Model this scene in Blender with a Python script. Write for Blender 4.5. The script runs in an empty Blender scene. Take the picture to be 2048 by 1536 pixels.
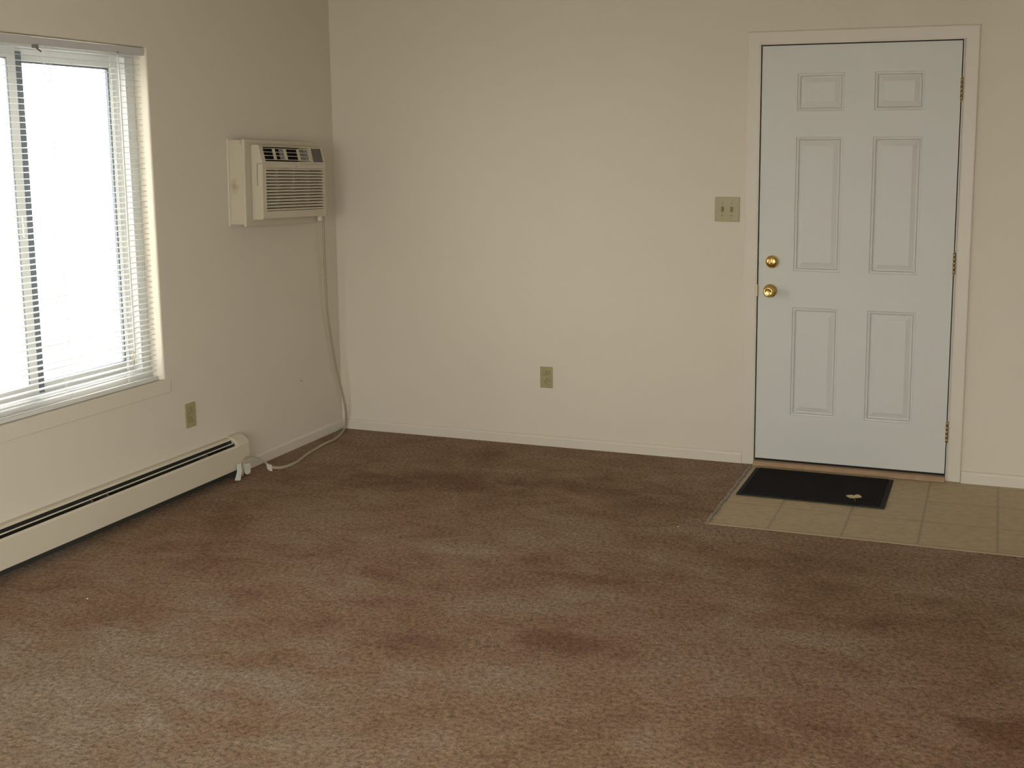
import bpy, bmesh, math, random
from mathutils import Vector, Matrix
random.seed(7)
sc = bpy.context.scene
C = sc.collection
rad = math.radians

# ------------------------------------------------------------------ camera
cam_d = bpy.data.cameras.new('camera')
cam = bpy.data.objects.new('camera', cam_d)
C.objects.link(cam)
sc.camera = cam
F_PX, W_PX = 2334.974, 2048.0
cam_d.sensor_width = 36.0
cam_d.lens = F_PX / W_PX * 36.0
cam_d.shift_x = -0.063067 * F_PX / W_PX
cam_d.shift_y = -0.057841 * F_PX / W_PX
cam_d.clip_start = 0.05
cam.location = (3.479287, -5.685190, 1.603816)
cam.rotation_euler = (1.42375991, 0.00282418, 0.33837700)

# ------------------------------------------------------------------ world, lights, exposure
sc.view_settings.view_transform = 'Standard'
sc.view_settings.look = 'None'
sc.view_settings.gamma = 1.0
sc.view_settings.exposure = 1.86
world = bpy.data.worlds.new('world')
sc.world = world
world.use_nodes = True
wn = world.node_tree
bg = wn.nodes['Background']
bg.inputs['Color'].default_value = (1.0, 0.985, 0.96, 1)
bg.inputs['Strength'].default_value = 2.6


def portal(name, loc, rot, sx, sy):
    l = bpy.data.lights.new(name, 'AREA')
    l.shape = 'RECTANGLE'
    l.size, l.size_y = sx, sy
    l.cycles.is_portal = True
    o = bpy.data.objects.new(name, l)
    o.location, o.rotation_euler = loc, rot
    C.objects.link(o)
    return o


# room: left wall x=0, back wall y=0, camera looks towards +y
WIN = (-2.70, -1.48, 0.567, 2.017)         # y0, y1, z0, z1 of the window opening in the left wall
RWIN = (1.1, 4.5, 0.10, 2.20)              # x0, x1, z0, z1 of an unseen opening added behind the camera for fill light
SWIN = (-7.1, -4.1, 0.45, 2.15)            # y0, y1, z0, z1 of an unseen opening added in the right wall for fill light
ROOM_X, ROOM_Y, CEIL = 5.3, -7.4, 2.45
portal('window_portal', (-0.17, (WIN[0] + WIN[1]) / 2, (WIN[2] + WIN[3]) / 2), (0, rad(-90), 0), WIN[3] - WIN[2], WIN[1] - WIN[0])
portal('rear_fill_portal', ((RWIN[0] + RWIN[1]) / 2, ROOM_Y - 0.17, (RWIN[2] + RWIN[3]) / 2), (rad(90), 0, 0), RWIN[1] - RWIN[0], RWIN[3] - RWIN[2])

portal('side_fill_portal', (ROOM_X + 0.17, (SWIN[0] + SWIN[1]) / 2, (SWIN[2] + SWIN[3]) / 2), (0, rad(90), 0), SWIN[3] - SWIN[2], SWIN[1] - SWIN[0])


# ------------------------------------------------------------------ materials
def new_mat(name):
    m = bpy.data.materials.new(name)
    m.use_nodes = True
    nt = m.node_tree
    return m, nt, nt.nodes['Principled BSDF']


def mat(name, col, rough=0.5, metal=0.0, spec=0.5, var=0.0, vscale=30.0, bump=0.0, bscale=200.0, bdist=0.001):
    m, nt, b = new_mat(name)
    b.inputs['Roughness'].default_value = rough
    b.inputs['Metallic'].default_value = metal
    b.inputs['Specular IOR Level'].default_value = spec
    b.inputs['Base Color'].default_value = (*col, 1)
    tc = nt.nodes.new('ShaderNodeTexCoord')
    if var > 0:
        n = nt.nodes.new('ShaderNodeTexNoise')
        n.inputs['Scale'].default_value = vscale
        n.inputs['Detail'].default_value = 4
        nt.links.new(tc.outputs['Object'], n.inputs['Vector'])
        mx = nt.nodes.new('ShaderNodeMix')
        mx.data_type = 'RGBA'
        mx.inputs[6].default_value = (*[c * (1 - var) for c in col], 1)
        mx.inputs[7].default_value = (*[min(1, c * (1 + var)) for c in col], 1)
        nt.links.new(n.outputs['Fac'], mx.inputs[0])
        nt.links.new(mx.outputs[2], b.inputs['Base Color'])
    if bump > 0:
        n2 = nt.nodes.new('ShaderNodeTexNoise')
        n2.inputs['Scale'].default_value = bscale
        n2.inputs['Detail'].default_value = 3
        nt.links.new(tc.outputs['Object'], n2.inputs['Vector'])
        bp = nt.nodes.new('ShaderNodeBump')
        bp.inputs['Strength'].default_value = bump
        bp.inputs['Distance'].default_value = bdist
        nt.links.new(n2.outputs['Fac'], bp.inputs['Height'])
        nt.links.new(bp.outputs['Normal'], b.inputs['Normal'])
    return m


M = {}
M['wall'] = mat('wall_paint', (0.62, 0.555, 0.455), 0.75, var=0.02, vscale=3, bump=0.25, bscale=160, bdist=0.0012)
M['trim'] = mat('trim_paint', (0.61, 0.55, 0.455), 0.45, var=0.015, vscale=8, bump=0.1, bscale=60, bdist=0.001)
M['ceiling'] = mat('ceiling_paint', (0.72, 0.69, 0.62), 0.9, bump=0.5, bscale=90, bdist=0.004)
M['door'] = mat('door_paint', (0.575, 0.565, 0.52), 0.5, var=0.01, vscale=5, bump=0.12, bscale=220, bdist=0.0006)
M['vinyl'] = mat('white_vinyl', (0.62, 0.625, 0.61), 0.4)
M['slat'] = mat('blind_white', (0.70, 0.69, 0.65), 0.35)
M['gasket'] = mat('dark_gasket', (0.13, 0.15, 0.18), 0.6)
M['brass'] = mat('polished_brass', (0.80, 0.56, 0.20), 0.16, metal=1.0)
M['brass_dull'] = mat('dull_brass', (0.42, 0.30, 0.14), 0.4, metal=0.9)
M['almond'] = mat('almond_plastic', (0.335, 0.285, 0.14), 0.35, var=0.05, vscale=40)
M['slot'] = mat('dark_slot', (0.03, 0.025, 0.02), 0.8)
M['black'] = mat('gap_black', (0.01, 0.01, 0.01), 0.9)
M['beige'] = mat('beige_plastic', (0.54, 0.475, 0.36), 0.4, var=0.03, vscale=20)
M['beige_light'] = mat('pale_plastic', (0.62, 0.58, 0.49), 0.4)
M['sleeve_pl'] = mat('sleeve_plastic', (0.52, 0.46, 0.34), 0.5)
M['grey_pl'] = mat('grey_plastic', (0.27, 0.26, 0.25), 0.4)
M['panel_pl'] = mat('control_plastic', (0.10, 0.088, 0.075), 0.3, var=0.25, vscale=60)
M['cord'] = mat('cord_vinyl', (0.35, 0.30, 0.195), 0.45)
M['tag'] = mat('white_tag', (0.72, 0.70, 0.62), 0.5)
M['enamel'] = mat('heater_enamel', (0.58, 0.51, 0.395), 0.4, var=0.02, vscale=5)
M['fin'] = mat('heater_fins', (0.035, 0.033, 0.028), 0.6)
M['strip'] = mat('metal_strip', (0.26, 0.23, 0.18), 0.45, metal=0.3, var=0.35, vscale=60)
M['leaf'] = mat('dry_leaf', (0.62, 0.51, 0.28), 0.7, var=0.1, vscale=90)
M['lint'] = mat('paper_lint', (0.85, 0.83, 0.78), 0.9)
M['steel'] = mat('steel', (0.35, 0.34, 0.33), 0.4, metal=1.0)
M['rubber'] = mat('mat_rubber', (0.024, 0.024, 0.024), 0.8, spec=0.25)
M['ground'] = mat('pale_concrete', (0.55, 0.54, 0.50), 0.9, var=0.1, vscale=2)
M['wood'] = mat('threshold_wood', (0.36, 0.235, 0.14), 0.5, var=0.2, vscale=25)


def sleeve_side():
    """beige sleeve with a rust stain low on its left side and rust at the top corner"""
    m, nt, b = new_mat('sleeve_metal')
    L = nt.links.new
    b.inputs['Roughness'].default_value = 0.5
    tc = nt.nodes.new('ShaderNodeTexCoord')
    n = nt.nodes.new('ShaderNodeTexNoise')
    n.inputs['Scale'].default_value = 35
    L(tc.outputs['Object'], n.inputs['Vector'])
    prev = None
    for (cx, cz, r) in ((0.026, 0.192, 0.034), (0.076, 0.402, 0.020)):
        sub = nt.nodes.new('ShaderNodeVectorMath')
        sub.operation = 'SUBTRACT'
        sub.inputs[1].default_value = (cx, 0, cz)
        L(tc.outputs['Object'], sub.inputs[0])
        sc_ = nt.nodes.new('ShaderNodeVectorMath')
        sc_.operation = 'MULTIPLY'
        sc_.inputs[1].default_value = (1, 1, 0.8)
        L(sub.outputs[0], sc_.inputs[0])
        ln = nt.nodes.new('ShaderNodeVectorMath')
        ln.operation = 'LENGTH'
        L(sc_.outputs[0], ln.inputs[0])
        mr = nt.nodes.new('ShaderNodeMapRange')
        mr.inputs['From Min'].default_value = r
        mr.inputs['From Max'].default_value = 0.0
        L(ln.outputs['Value'], mr.inputs['Value'])
        if prev:
            ad = nt.nodes.new('ShaderNodeMath')
            ad.operation = 'MAXIMUM'
            L(prev, ad.inputs[0])
            L(mr.outputs[0], ad.inputs[1])
            prev = ad.outputs[0]
        else:
            prev = mr.outputs[0]
    mul = nt.nodes.new('ShaderNodeMath')
    mul.operation = 'MULTIPLY'
    L(prev, mul.inputs[0])
    mr2 = nt.nodes.new('ShaderNodeMapRange')
    mr2.inputs['From Min'].default_value = 0.3
    mr2.inputs['From Max'].default_value = 0.6
    L(n.outputs['Fac'], mr2.inputs['Value'])
    L(mr2.outputs[0], mul.inputs[1])
    mx = nt.nodes.new('ShaderNodeMix')
    mx.data_type = 'RGBA'
    mx.inputs[6].default_value = (0.53, 0.47, 0.345, 1)
    mx.inputs[7].default_value = (0.30, 0.17, 0.07, 1)
    L(mul.outputs[0], mx.inputs[0])
    L(mx.outputs[2], b.inputs['Base Color'])
    return m


M['sleeve'] = sleeve_side()


def glass_mat():
    m = bpy.data.materials.new('window_glass')
    m.use_nodes = True
    nt = m.node_tree
    nt.nodes.clear()
    out = nt.nodes.new('ShaderNodeOutputMaterial')
    tr = nt.nodes.new('ShaderNodeBsdfTransparent')
    tr.inputs['Color'].default_value = (0.95, 0.97, 0.965, 1)
    gl = nt.nodes.new('ShaderNodeBsdfGlossy')
    gl.inputs['Roughness'].default_value = 0.02
    fr = nt.nodes.new('ShaderNodeFresnel')
    fr.inputs['IOR'].default_value = 1.45
    mx = nt.nodes.new('ShaderNodeMixShader')
    ge = nt.nodes.new('ShaderNodeNewGeometry')
    inv = nt.nodes.new('ShaderNodeMath')
    inv.operation = 'SUBTRACT'
    inv.inputs[0].default_value = 1.0
    nt.links.new(ge.outputs['Backfacing'], inv.inputs[1])
    ml = nt.nodes.new('ShaderNodeMath')
    ml.operation = 'MULTIPLY'
    nt.links.new(fr.outputs[0], ml.inputs[0])
    nt.links.new(inv.outputs[0], ml.inputs[1])
    nt.links.new(ml.outputs[0], mx.inputs[0])
    nt.links.new(tr.outputs[0], mx.inputs[1])
    nt.links.new(gl.outputs[0], mx.inputs[2])
    nt.links.new(mx.outputs[0], out.inputs[0])
    return m


M['glass'] = glass_mat()


def carpet_mat():
    m, nt, b = new_mat('brown_carpet')
    L = nt.links.new
    b.inputs['Roughness'].default_value = 0.95
    b.inputs['Specular IOR Level'].default_value = 0.1
    b.inputs['Sheen Weight'].default_value = 0.06
    b.inputs['Sheen Roughness'].default_value = 0.6
    b.inputs['Sheen Tint'].default_value = (0.95, 0.85, 0.72, 1)
    tc = nt.nodes.new('ShaderNodeTexCoord')
    P = tc.outputs['Object']

    def noise(scale, detail, dist=0.0, sx=1, sy=1, off=(0, 0, 0), rough=0.55):
        mp = nt.nodes.new('ShaderNodeMapping')
        mp.inputs['Scale'].default_value = (sx, sy, 1)
        mp.inputs['Location'].default_value = off
        mp.inputs['Rotation'].default_value = (0, 0, rad(-20))
        L(P, mp.inputs['Vector'])
        n = nt.nodes.new('ShaderNodeTexNoise')
        n.inputs['Scale'].default_value = scale
        n.inputs['Detail'].default_value = detail
        n.inputs['Roughness'].default_value = rough
        n.inputs['Distortion'].default_value = dist
        L(mp.outputs[0], n.inputs['Vector'])
        return n.outputs['Fac']

    def math_(op, a, b_, clamp=False):
        n = nt.nodes.new('ShaderNodeMath')
        n.operation = op
        n.use_clamp = clamp
        for i, v in enumerate((a, b_)):
            if isinstance(v, (int, float)):
                n.inputs[i].default_value = v
            else:
                L(v, n.inputs[i])
        return n.outputs[0]

    def rng(v, a, b_, c, d):
        n = nt.nodes.new('ShaderNodeMapRange')
        n.interpolation_type = 'SMOOTHSTEP'
        for k, x in zip(('From Min', 'From Max', 'To Min', 'To Max'), (a, b_, c, d)):
            n.inputs[k].default_value = x
        L(v, n.inputs['Value'])
        return n.outputs[0]

    def blob(cx, cy, rx, ry, ang, amt):
        """patch of brushed or trodden pile, or of painted light or shade: a soft ellipse with ragged edge"""
        mp = nt.nodes.new('ShaderNodeMapping')
        mp.vector_type = 'TEXTURE'
        mp.inputs['Location'].default_value = (cx, cy, 0)
        mp.inputs['Rotation'].default_value = (0, 0, rad(ang))
        mp.inputs['Scale'].default_value = (rx, ry, 1)
        L(P, mp.inputs['Vector'])
        ln = nt.nodes.new('ShaderNodeVectorMath')
        ln.operation = 'LENGTH'
        L(mp.outputs[0], ln.inputs[0])
        v = math_('ADD', ln.outputs['Value'], math_('MULTIPLY', math_('SUBTRACT', rag, 0.5), 1.5))
        return rng(v, 0.35, 1.15, amt, 0.0)

    big = noise(1.3, 4, 0.6)
    mid = noise(5.0, 5, 0.8, 0.8, 1.2, (3, 1, 0), 0.6)
    rag = noise(7.0, 4, 0.3, 1, 1, (9, 4, 0))
    fine = noise(150, 3, 0, 1, 1, (0, 0, 0), 0.7)
    tuft = noise(60, 2, 0, 1, 1, (5, 0, 0), 0.6)
    f = math_('ADD', math_('MULTIPLY', math_('SUBTRACT', big, 0.5), 0.7), math_('MULTIPLY', math_('SUBTRACT', mid, 0.5), 0.95))
    f = math_('ADD', f, 0.5)
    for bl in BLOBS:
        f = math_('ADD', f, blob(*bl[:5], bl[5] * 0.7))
    cr = nt.nodes.new('ShaderNodeValToRGB')
    el = cr.color_ramp.elements
    el[0].position = 0.15
    el[0].color = (0.160, 0.082, 0.045, 1)
    el[1].position = 0.95
    el[1].color = (0.300, 0.232, 0.168, 1)
    e = el.new(0.5)
    e.color = (0.238, 0.147, 0.090, 1)
    L(f, cr.inputs[0])
    # individual yarn speckle
    sp = math_('ADD', math_('MULTIPLY', math_('SUBTRACT', fine, 0.5), 1.7), math_('MULTIPLY', math_('SUBTRACT', tuft, 0.5), 1.9))
    sp = math_('ADD', sp, 1.0)
    vm = nt.nodes.new('ShaderNodeVectorMath')
    vm.operation = 'SCALE'
    L(cr.outputs[0], vm.inputs[0])
    L(sp, vm.inputs['Scale'])
    L(vm.outputs[0], b.inputs['Base Color'])
    h = math_('ADD', math_('MULTIPLY', tuft, 0.6), math_('MULTIPLY', fine, 0.4))
    bp = nt.nodes.new('ShaderNodeBump')
    bp.inputs['Strength'].default_value = 0.9
    bp.inputs['Distance'].default_value = 0.008
    L(h, bp.inputs['Height'])
    bp2 = nt.nodes.new('ShaderNodeBump')
    bp2.inputs['Strength'].default_value = 0.5
    bp2.inputs['Distance'].default_value = 0.03
    L(mid, bp2.inputs['Height'])
    L(bp2.outputs[0], bp.inputs['Normal'])
    L(bp.outputs[0], b.inputs['Normal'])
    return m


# x, y, radius x, radius y, angle, amount (negative = darker); pile marks plus painted light and shade
BLOBS = [
    (1.95, -1.70, 0.30, 0.10, -25, -0.30),
    (2.20, -1.72, 0.20, 0.10, -35, -0.28),
    (1.95, -2.05, 0.35, 0.16, 20, 0.28),
    (2.25, -2.30, 0.30, 0.09, 0, -0.30),
    (2.05, -2.62, 0.30, 0.14, 15, 0.26),
    (1.55, -1.62, 0.26, 0.09, 10, 0.24),
    (1.80, -2.45, 0.22, 0.10, 30, -0.20),
    (0.85, -3.05, 0.85, 0.40, 20, 0.42),  # window light on the near left carpet, painted in
    (1.35, -3.35, 0.90, 0.30, 5, 0.32),  # more of the same painted window light
    (1.30, -2.75, 0.30, 0.12, 15, -0.18),
    (0.75, -2.10, 0.35, 0.14, -30, -0.22),
    (0.45, -1.70, 0.40, 0.12, -60, -0.26),
    (0.90, -0.80, 0.70, 0.20, 5, -0.32),
    (1.75, -0.62, 0.60, 0.20, 10, -0.30),
    (2.15, -0.85, 0.30, 0.25, 0, -0.28),
    (2.70, -1.30, 0.70, 0.18, 0, -0.22),
    (3.30, -1.75, 0.60, 0.25, 0, -0.20),
    (3.55, -2.46, 0.16, 0.10, 0, -0.55),  # shadow at the lower right, painted into the carpet
    (1.30, -2.05, 0.10, 0.06, 0, 0.22),
    (3.00, -2.70, 0.25, 0.10, 40, -0.15),
]
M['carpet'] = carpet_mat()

TX0, TP, TY = 2.627, 0.3045, (-0.054, -0.357, -0.662, -0.967)


def vinyl_mat():
    m, nt, b = new_mat('vinyl_tile')
    L = nt.links.new
    b.inputs['Roughness'].default_value = 0.42
    tc = nt.nodes.new('ShaderNodeTexCoord')
    sx = nt.nodes.new('ShaderNodeSeparateXYZ')
    L(tc.outputs['Object'], sx.inputs[0])

    def m_(op, a, b_):
        n = nt.nodes.new('ShaderNodeMath')
        n.operation = op
        for i, v in enumerate((a, b_)):
            if isinstance(v, (int, float)):
                n.inputs[i].default_value = v
            else:
                L(v, n.inputs[i])
        return n.outputs[0]

    def line(src, off):
        p = m_('PINGPONG', m_('SUBTRACT', src, off), TP / 2)
        mr = nt.nodes.new('ShaderNodeMapRange')
        mr.inputs['From Min'].default_value = 0.003
        mr.inputs['From Max'].default_value = 0.0075
        mr.inputs['To Min'].default_value = 1
        mr.inputs['To Max'].default_value = 0
        L(p, mr.inputs['Value'])
        return mr.outputs[0]
    ln = m_('MAXIMUM', line(sx.outputs[0], TX0), m_('MULTIPLY', line(sx.outputs[1], -0.357), 0.9))
    n1 = nt.nodes.new('ShaderNodeTexNoise')
    n1.inputs['Scale'].default_value = 22
    n1.inputs['Detail'].default_value = 6
    n1.inputs['Roughness'].default_value = 0.7
    L(tc.outputs['Object'], n1.inputs['Vector'])
    cr = nt.nodes.new('ShaderNodeValToRGB')
    cr.color_ramp.elements[0].position = 0.3
    cr.color_ramp.elements[0].color = (0.34, 0.25, 0.13, 1)
    cr.color_ramp.elements[1].position = 0.7
    cr.color_ramp.elements[1].color = (0.47, 0.36, 0.20, 1)
    L(n1.outputs['Fac'], cr.inputs[0])
    mx = nt.nodes.new('ShaderNodeMix')
    mx.data_type = 'RGBA'
    mx.inputs[7].default_value = (0.22, 0.165, 0.105, 1)
    L(m_('MULTIPLY', ln, 0.6), mx.inputs[0])
    L(cr.outputs[0], mx.inputs[6])
    L(mx.outputs[2], b.inputs['Base Color'])
    bp = nt.nodes.new('ShaderNodeBump')
    bp.inputs['Strength'].default_value = 0.3
    bp.inputs['Distance'].default_value = 0.001
    bp.invert = True
    L(ln, bp.inputs['Height'])
    L(bp.outputs[0], b.inputs['Normal'])
    return m


M['tile'] = vinyl_mat()


def mat_fibre():
    m, nt, b = new_mat('black_mat_fibre')
    L = nt.links.new
    b.inputs['Roughness'].default_value = 0.95
    b.inputs['Specular IOR Level'].default_value = 0.1
    tc = nt.nodes.new('ShaderNodeTexCoord')
    n = nt.nodes.new('ShaderNodeTexNoise')
    n.inputs['Scale'].default_value = 220
    n.inputs['Detail'].default_value = 2
    L(tc.outputs['Object'], n.inputs['Vector'])
    cr = nt.nodes.new('ShaderNodeValToRGB')
    cr.color_ramp.elements[0].position = 0.35
    cr.color_ramp.elements[0].color = (0.006, 0.006, 0.006, 1)
    cr.color_ramp.elements[1].position = 0.75
    cr.color_ramp.elements[1].color = (0.035, 0.032, 0.030, 1)
    L(n.outputs['Fac'], cr.inputs[0])
    L(cr.outputs[0], b.inputs['Base Color'])
    bp = nt.nodes.new('ShaderNodeBump')
    bp.inputs['Distance'].default_value = 0.004
    L(n.outputs['Fac'], bp.inputs['Height'])
    L(bp.outputs[0], b.inputs['Normal'])
    return m


M['fibre'] = mat_fibre()


# ------------------------------------------------------------------ mesh helpers
def obj(name, bm, m, parent=None, bevel=0.0, smooth=False, seg=2, angle=40):
    bmesh.ops.recalc_face_normals(bm, faces=bm.faces[:])
    me = bpy.data.meshes.new(name)
    bm.to_mesh(me)
    bm.free()
    if smooth:
        for p in me.polygons:
            p.use_smooth = True
    o = bpy.data.objects.new(name, me)
    C.objects.link(o)
    me.materials.append(m)
    if bevel > 0:
        md = o.modifiers.new('bevel', 'BEVEL')
        md.width = bevel
        md.segments = seg
        md.limit_method = 'ANGLE'
        md.angle_limit = rad(angle)
        md.harden_normals = False
    if parent:
        o.parent = parent
    return o


def empty(name, loc=(0, 0, 0), rot=(0, 0, 0)):
    o = bpy.data.objects.new(name, None)
    o.location, o.rotation_euler = loc, rot
    o.empty_display_size = 0.1
    C.objects.link(o)
    return o


def tag(o, label, cat, group=None):
    o['label'], o['category'] = label, cat
    if group:
        o['group'] = group
    return o


def struct(o, label=None):
    o['kind'] = 'structure'
    if label:
        o['label'] = label
    return o


def box(bm, x0, x1, y0, y1, z0, z1):
    vs = [bm.verts.new((x, y, z)) for z in (z0, z1) for y in (y0, y1) for x in (x0, x1)]
    for f in ((0, 1, 3, 2), (4, 6, 7, 5), (0, 4, 5, 1), (2, 3, 7, 6), (0, 2, 6, 4), (1, 5, 7, 3)):
        bm.faces.new([vs[i] for i in f])
    return vs


def mesh_box(*a):
    bm = bmesh.new()
    box(bm, *a)
    return bm


def slab(fn, us, vs, hole, d0, d1):
    """solid sheet with rectangular holes: fn(u, v, d) -> point; cells where hole(uc, vc) are left open"""
    bm = bmesh.new()
    cache = {}

    def V(i, j, k):
        key = (i, j, k)
        if key not in cache:
            cache[key] = bm.verts.new(fn(us[i], vs[j], (d0, d1)[k]))
        return cache[key]
    nu, nv = len(us) - 1, len(vs) - 1

    def solid(i, j):
        return 0 <= i < nu and 0 <= j < nv and not hole((us[i] + us[i + 1]) / 2, (vs[j] + vs[j + 1]) / 2)
    for i in range(nu):
        for j in range(nv):
            if not solid(i, j):
                continue
            for k in (0, 1):
                bm.faces.new([V(i, j, k), V(i + 1, j, k), V(i + 1, j + 1, k), V(i, j + 1, k)])
            for (di, dj, a, b_) in ((-1, 0, (0, 0), (0, 1)), (1, 0, (1, 0), (1, 1)), (0, -1, (0, 0), (1, 0)), (0, 1, (0, 1), (1, 1))):
                if not solid(i + di, j + dj):
                    p, q = (i + a[0], j + a[1]), (i + b_[0], j + b_[1])
                    bm.faces.new([V(*p, 0), V(*q, 0), V(*q, 1), V(*p, 1)])
    return bm


def extrude_profile(prof, a0, a1, axis='y', closed=True):
    """prof: list of (p, q). axis y: p=x q=z ; axis x: p=y q=z ; axis z: p=x q=y"""
    bm = bmesh.new()
    f = {'y': lambda p, q, a: (p, a, q), 'x': lambda p, q, a: (a, p, q), 'z': lambda p, q, a: (p, q, a)}[axis]
    A = [bm.verts.new(f(p, q, a0)) for p, q in prof]
    B = [bm.verts.new(f(p, q, a1)) for p, q in prof]
    n = len(prof)
    for i in range(n):
        j = (i + 1) % n
        bm.faces.new([A[i], A[j], B[j], B[i]])
    bm.faces.new(A)
    bm.faces.new(B[::-1])
    return bm


def join(*bms):
    out = bmesh.new()
    for b in bms:
        me = bpy.data.meshes.new('tmp')
        b.to_mesh(me)
        b.free()
        out.from_mesh(me)
        bpy.data.meshes.remove(me)
    return out


def lathe(prof, n=40, axis='y'):
    """prof: (r, h) points, h along -y (towards the room)"""
    bm = bmesh.new()
    rings = []
    for r, h in prof:
        if r < 1e-6:
            rings.append([bm.verts.new((0, -h, 0))])
        else:
            rings.append([bm.verts.new((r * math.cos(2 * math.pi * i / n), -h, r * math.sin(2 * math.pi * i / n))) for i in range(n)])
    for a, b in zip(rings, rings[1:]):
        for i in range(n):
            j = (i + 1) % n
            if len(a) == 1 and len(b) == 1:
                continue
            if len(a) == 1:
                bm.faces.new([a[0], b[i], b[j]])
            elif len(b) == 1:
                bm.faces.new([a[i], a[j], b[0]])
            else:
                bm.faces.new([a[i], a[j], b[j], b[i]])
    return bm


def catmull(pts, n=8):
    P = [Vector(p) for p in pts]
    P = [P[0] * 2 - P[1]] + P + [P[-1] * 2 - P[-2]]
    out = []
    for i in range(1, len(P) - 2):
        for k in range(n):
            t = k / n
            a, b, c, d = P[i - 1], P[i], P[i + 1], P[i + 2]
            out.append(0.5 * ((2 * b) + (-a + c) * t + (2 * a - 5 * b + 4 * c - d) * t * t + (-a + 3 * b - 3 * c + d) * t ** 3))
    out.append(P[-2])
    return out


def tube(pts, r, r2=None, n=10, flat_dir=None):
    """round (or flat, with r2 across flat_dir) tube through points; r may be a list"""
    bm = bmesh.new()
    rings = []
    N = len(pts)
    up = Vector(flat_dir) if flat_dir else Vector((0, 0, 1))
    for i, p in enumerate(pts):
        t = (pts[min(i + 1, N - 1)] - pts[max(i - 1, 0)]).normalized()
        s = t.cross(up)
        if s.length < 1e-3:
            s = t.cross(Vector((1, 0, 0)))
        s.normalize()
        u = s.cross(t).normalized()
        ra = r[i] if isinstance(r, list) else r
        rb = (r2[i] if isinstance(r2, list) else r2) if r2 else ra
        rings.append([bm.verts.new(p + s * ra * math.cos(2 * math.pi * k / n) + u * rb * math.sin(2 * math.pi * k / n)) for k in range(n)])
    for a, b in zip(rings, rings[1:]):
        for k in range(n):
            j = (k + 1) % n
            bm.faces.new([a[k], a[j], b[j], b[k]])
    bm.faces.new(rings[0])
    bm.faces.new(rings[-1][::-1])
    return bm


# ------------------------------------------------------------------ room shell
T = 0.15
struct(obj('wall_left', slab(lambda y, z, d: (d, y, z), [ROOM_Y - T, WIN[0], WIN[1], T], [-0.1, WIN[2], WIN[3], CEIL + 0.1],
                             lambda y, z: WIN[0] < y < WIN[1] and WIN[2] < z < WIN[3], -T, 0.0), M['wall'], bevel=0.007, seg=3))
DX0, DX1, DZ1 = 2.370, 3.3045, 2.072        # rough opening of the entry door
struct(obj('wall_back', slab(lambda x, z, d: (x, d, z), [0, DX0, DX1, ROOM_X], [-0.1, DZ1, CEIL + 0.1],
                             lambda x, z: DX0 < x < DX1 and z < DZ1, 0.0, T), M['wall']))
struct(obj('wall_rear', slab(lambda x, z, d: (x, d, z), [0, RWIN[0], RWIN[1], ROOM_X], [-0.1, RWIN[2], RWIN[3], CEIL + 0.1],
                             lambda x, z: RWIN[0] < x < RWIN[1] and RWIN[2] < z < RWIN[3], ROOM_Y - T, ROOM_Y), M['wall']))
struct(obj('wall_right', slab(lambda y, z, d: (d, y, z), [ROOM_Y - T, SWIN[0], SWIN[1], T], [-0.1, SWIN[2], SWIN[3], CEIL + 0.1],
                              lambda y, z: SWIN[0] < y < SWIN[1] and SWIN[2] < z < SWIN[3], ROOM_X, ROOM_X + T), M['wall']))
struct(obj('shade_partition', mesh_box(3.95, 4.07, -3.6, -1.6, 0.0, CEIL), M['wall']))  # unseen partition, added to shade the lower right floor
struct(obj('ceiling', mesh_box(-T, ROOM_X + T, ROOM_Y - T, T, CEIL, CEIL + 0.1), M['ceiling']))
struct(obj('ground', mesh_box(-25, 25, -30, 20, -0.45, -0.35), M['ground']))

# floor: slab with the fitted carpet and the entry's sheet vinyl as its two coverings
floor = struct(obj('floor', mesh_box(0, ROOM_X, ROOM_Y, T, -0.1, -0.012), M['ground']))
VX0, VY0 = 2.369, -0.991
obj('carpet', slab(lambda x, y, d: (x, y, d), [0, VX0, ROOM_X], [ROOM_Y, VY0, 0],
                   lambda x, y: x > VX0 and y > VY0, -0.012, 0.0), M['carpet'], floor)
floor.children[0]['label'] = 'mottled brown cut pile carpet'
vt = obj('vinyl_tile', mesh_box(VX0, ROOM_X, VY0, 0.0, -0.012, -0.002), M['tile'], floor)
vt['label'] = 'tan square patterned vinyl flooring at the entry'

# strips closing the vinyl against the carpet
pts = []
bm = bmesh.new()
rows = []
ny = 46
for i in range(ny + 1):
    y = VY0 - 0.004 + (abs(VY0) - 0.05) * i / ny
    w = 0.0025 * math.sin(i * 1.9) + 0.002 * math.sin(i * 0.7 + 1)
    rows.append([bm.verts.new((VX0 + dx + w, y, z)) for dx, z in ((-0.010, -0.002), (-0.006, 0.004), (0.004, 0.0045), (0.009, -0.002))])
for a, b in zip(rows, rows[1:]):
    for k in range(3):
        bm.faces.new([a[k], a[k + 1], b[k + 1], b[k]])
    bm.faces.new([a[3], a[0], b[0], b[3]])
bm.faces.new(rows[0])
bm.faces.new(rows[-1][::-1])
struct(obj('trim_1', bm, M['strip'], smooth=False), 'worn grey metal strip between carpet and vinyl')
struct(obj('trim_2', mesh_box(VX0 + 0.008, ROOM_X, VY0 - 0.003, VY0 + 0.011, -0.003, 0.0015), mat('strip_tan', (0.44, 0.35, 0.22), 0.5), bevel=0.001),
       'thin tan edging strip along the front of the vinyl')


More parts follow.
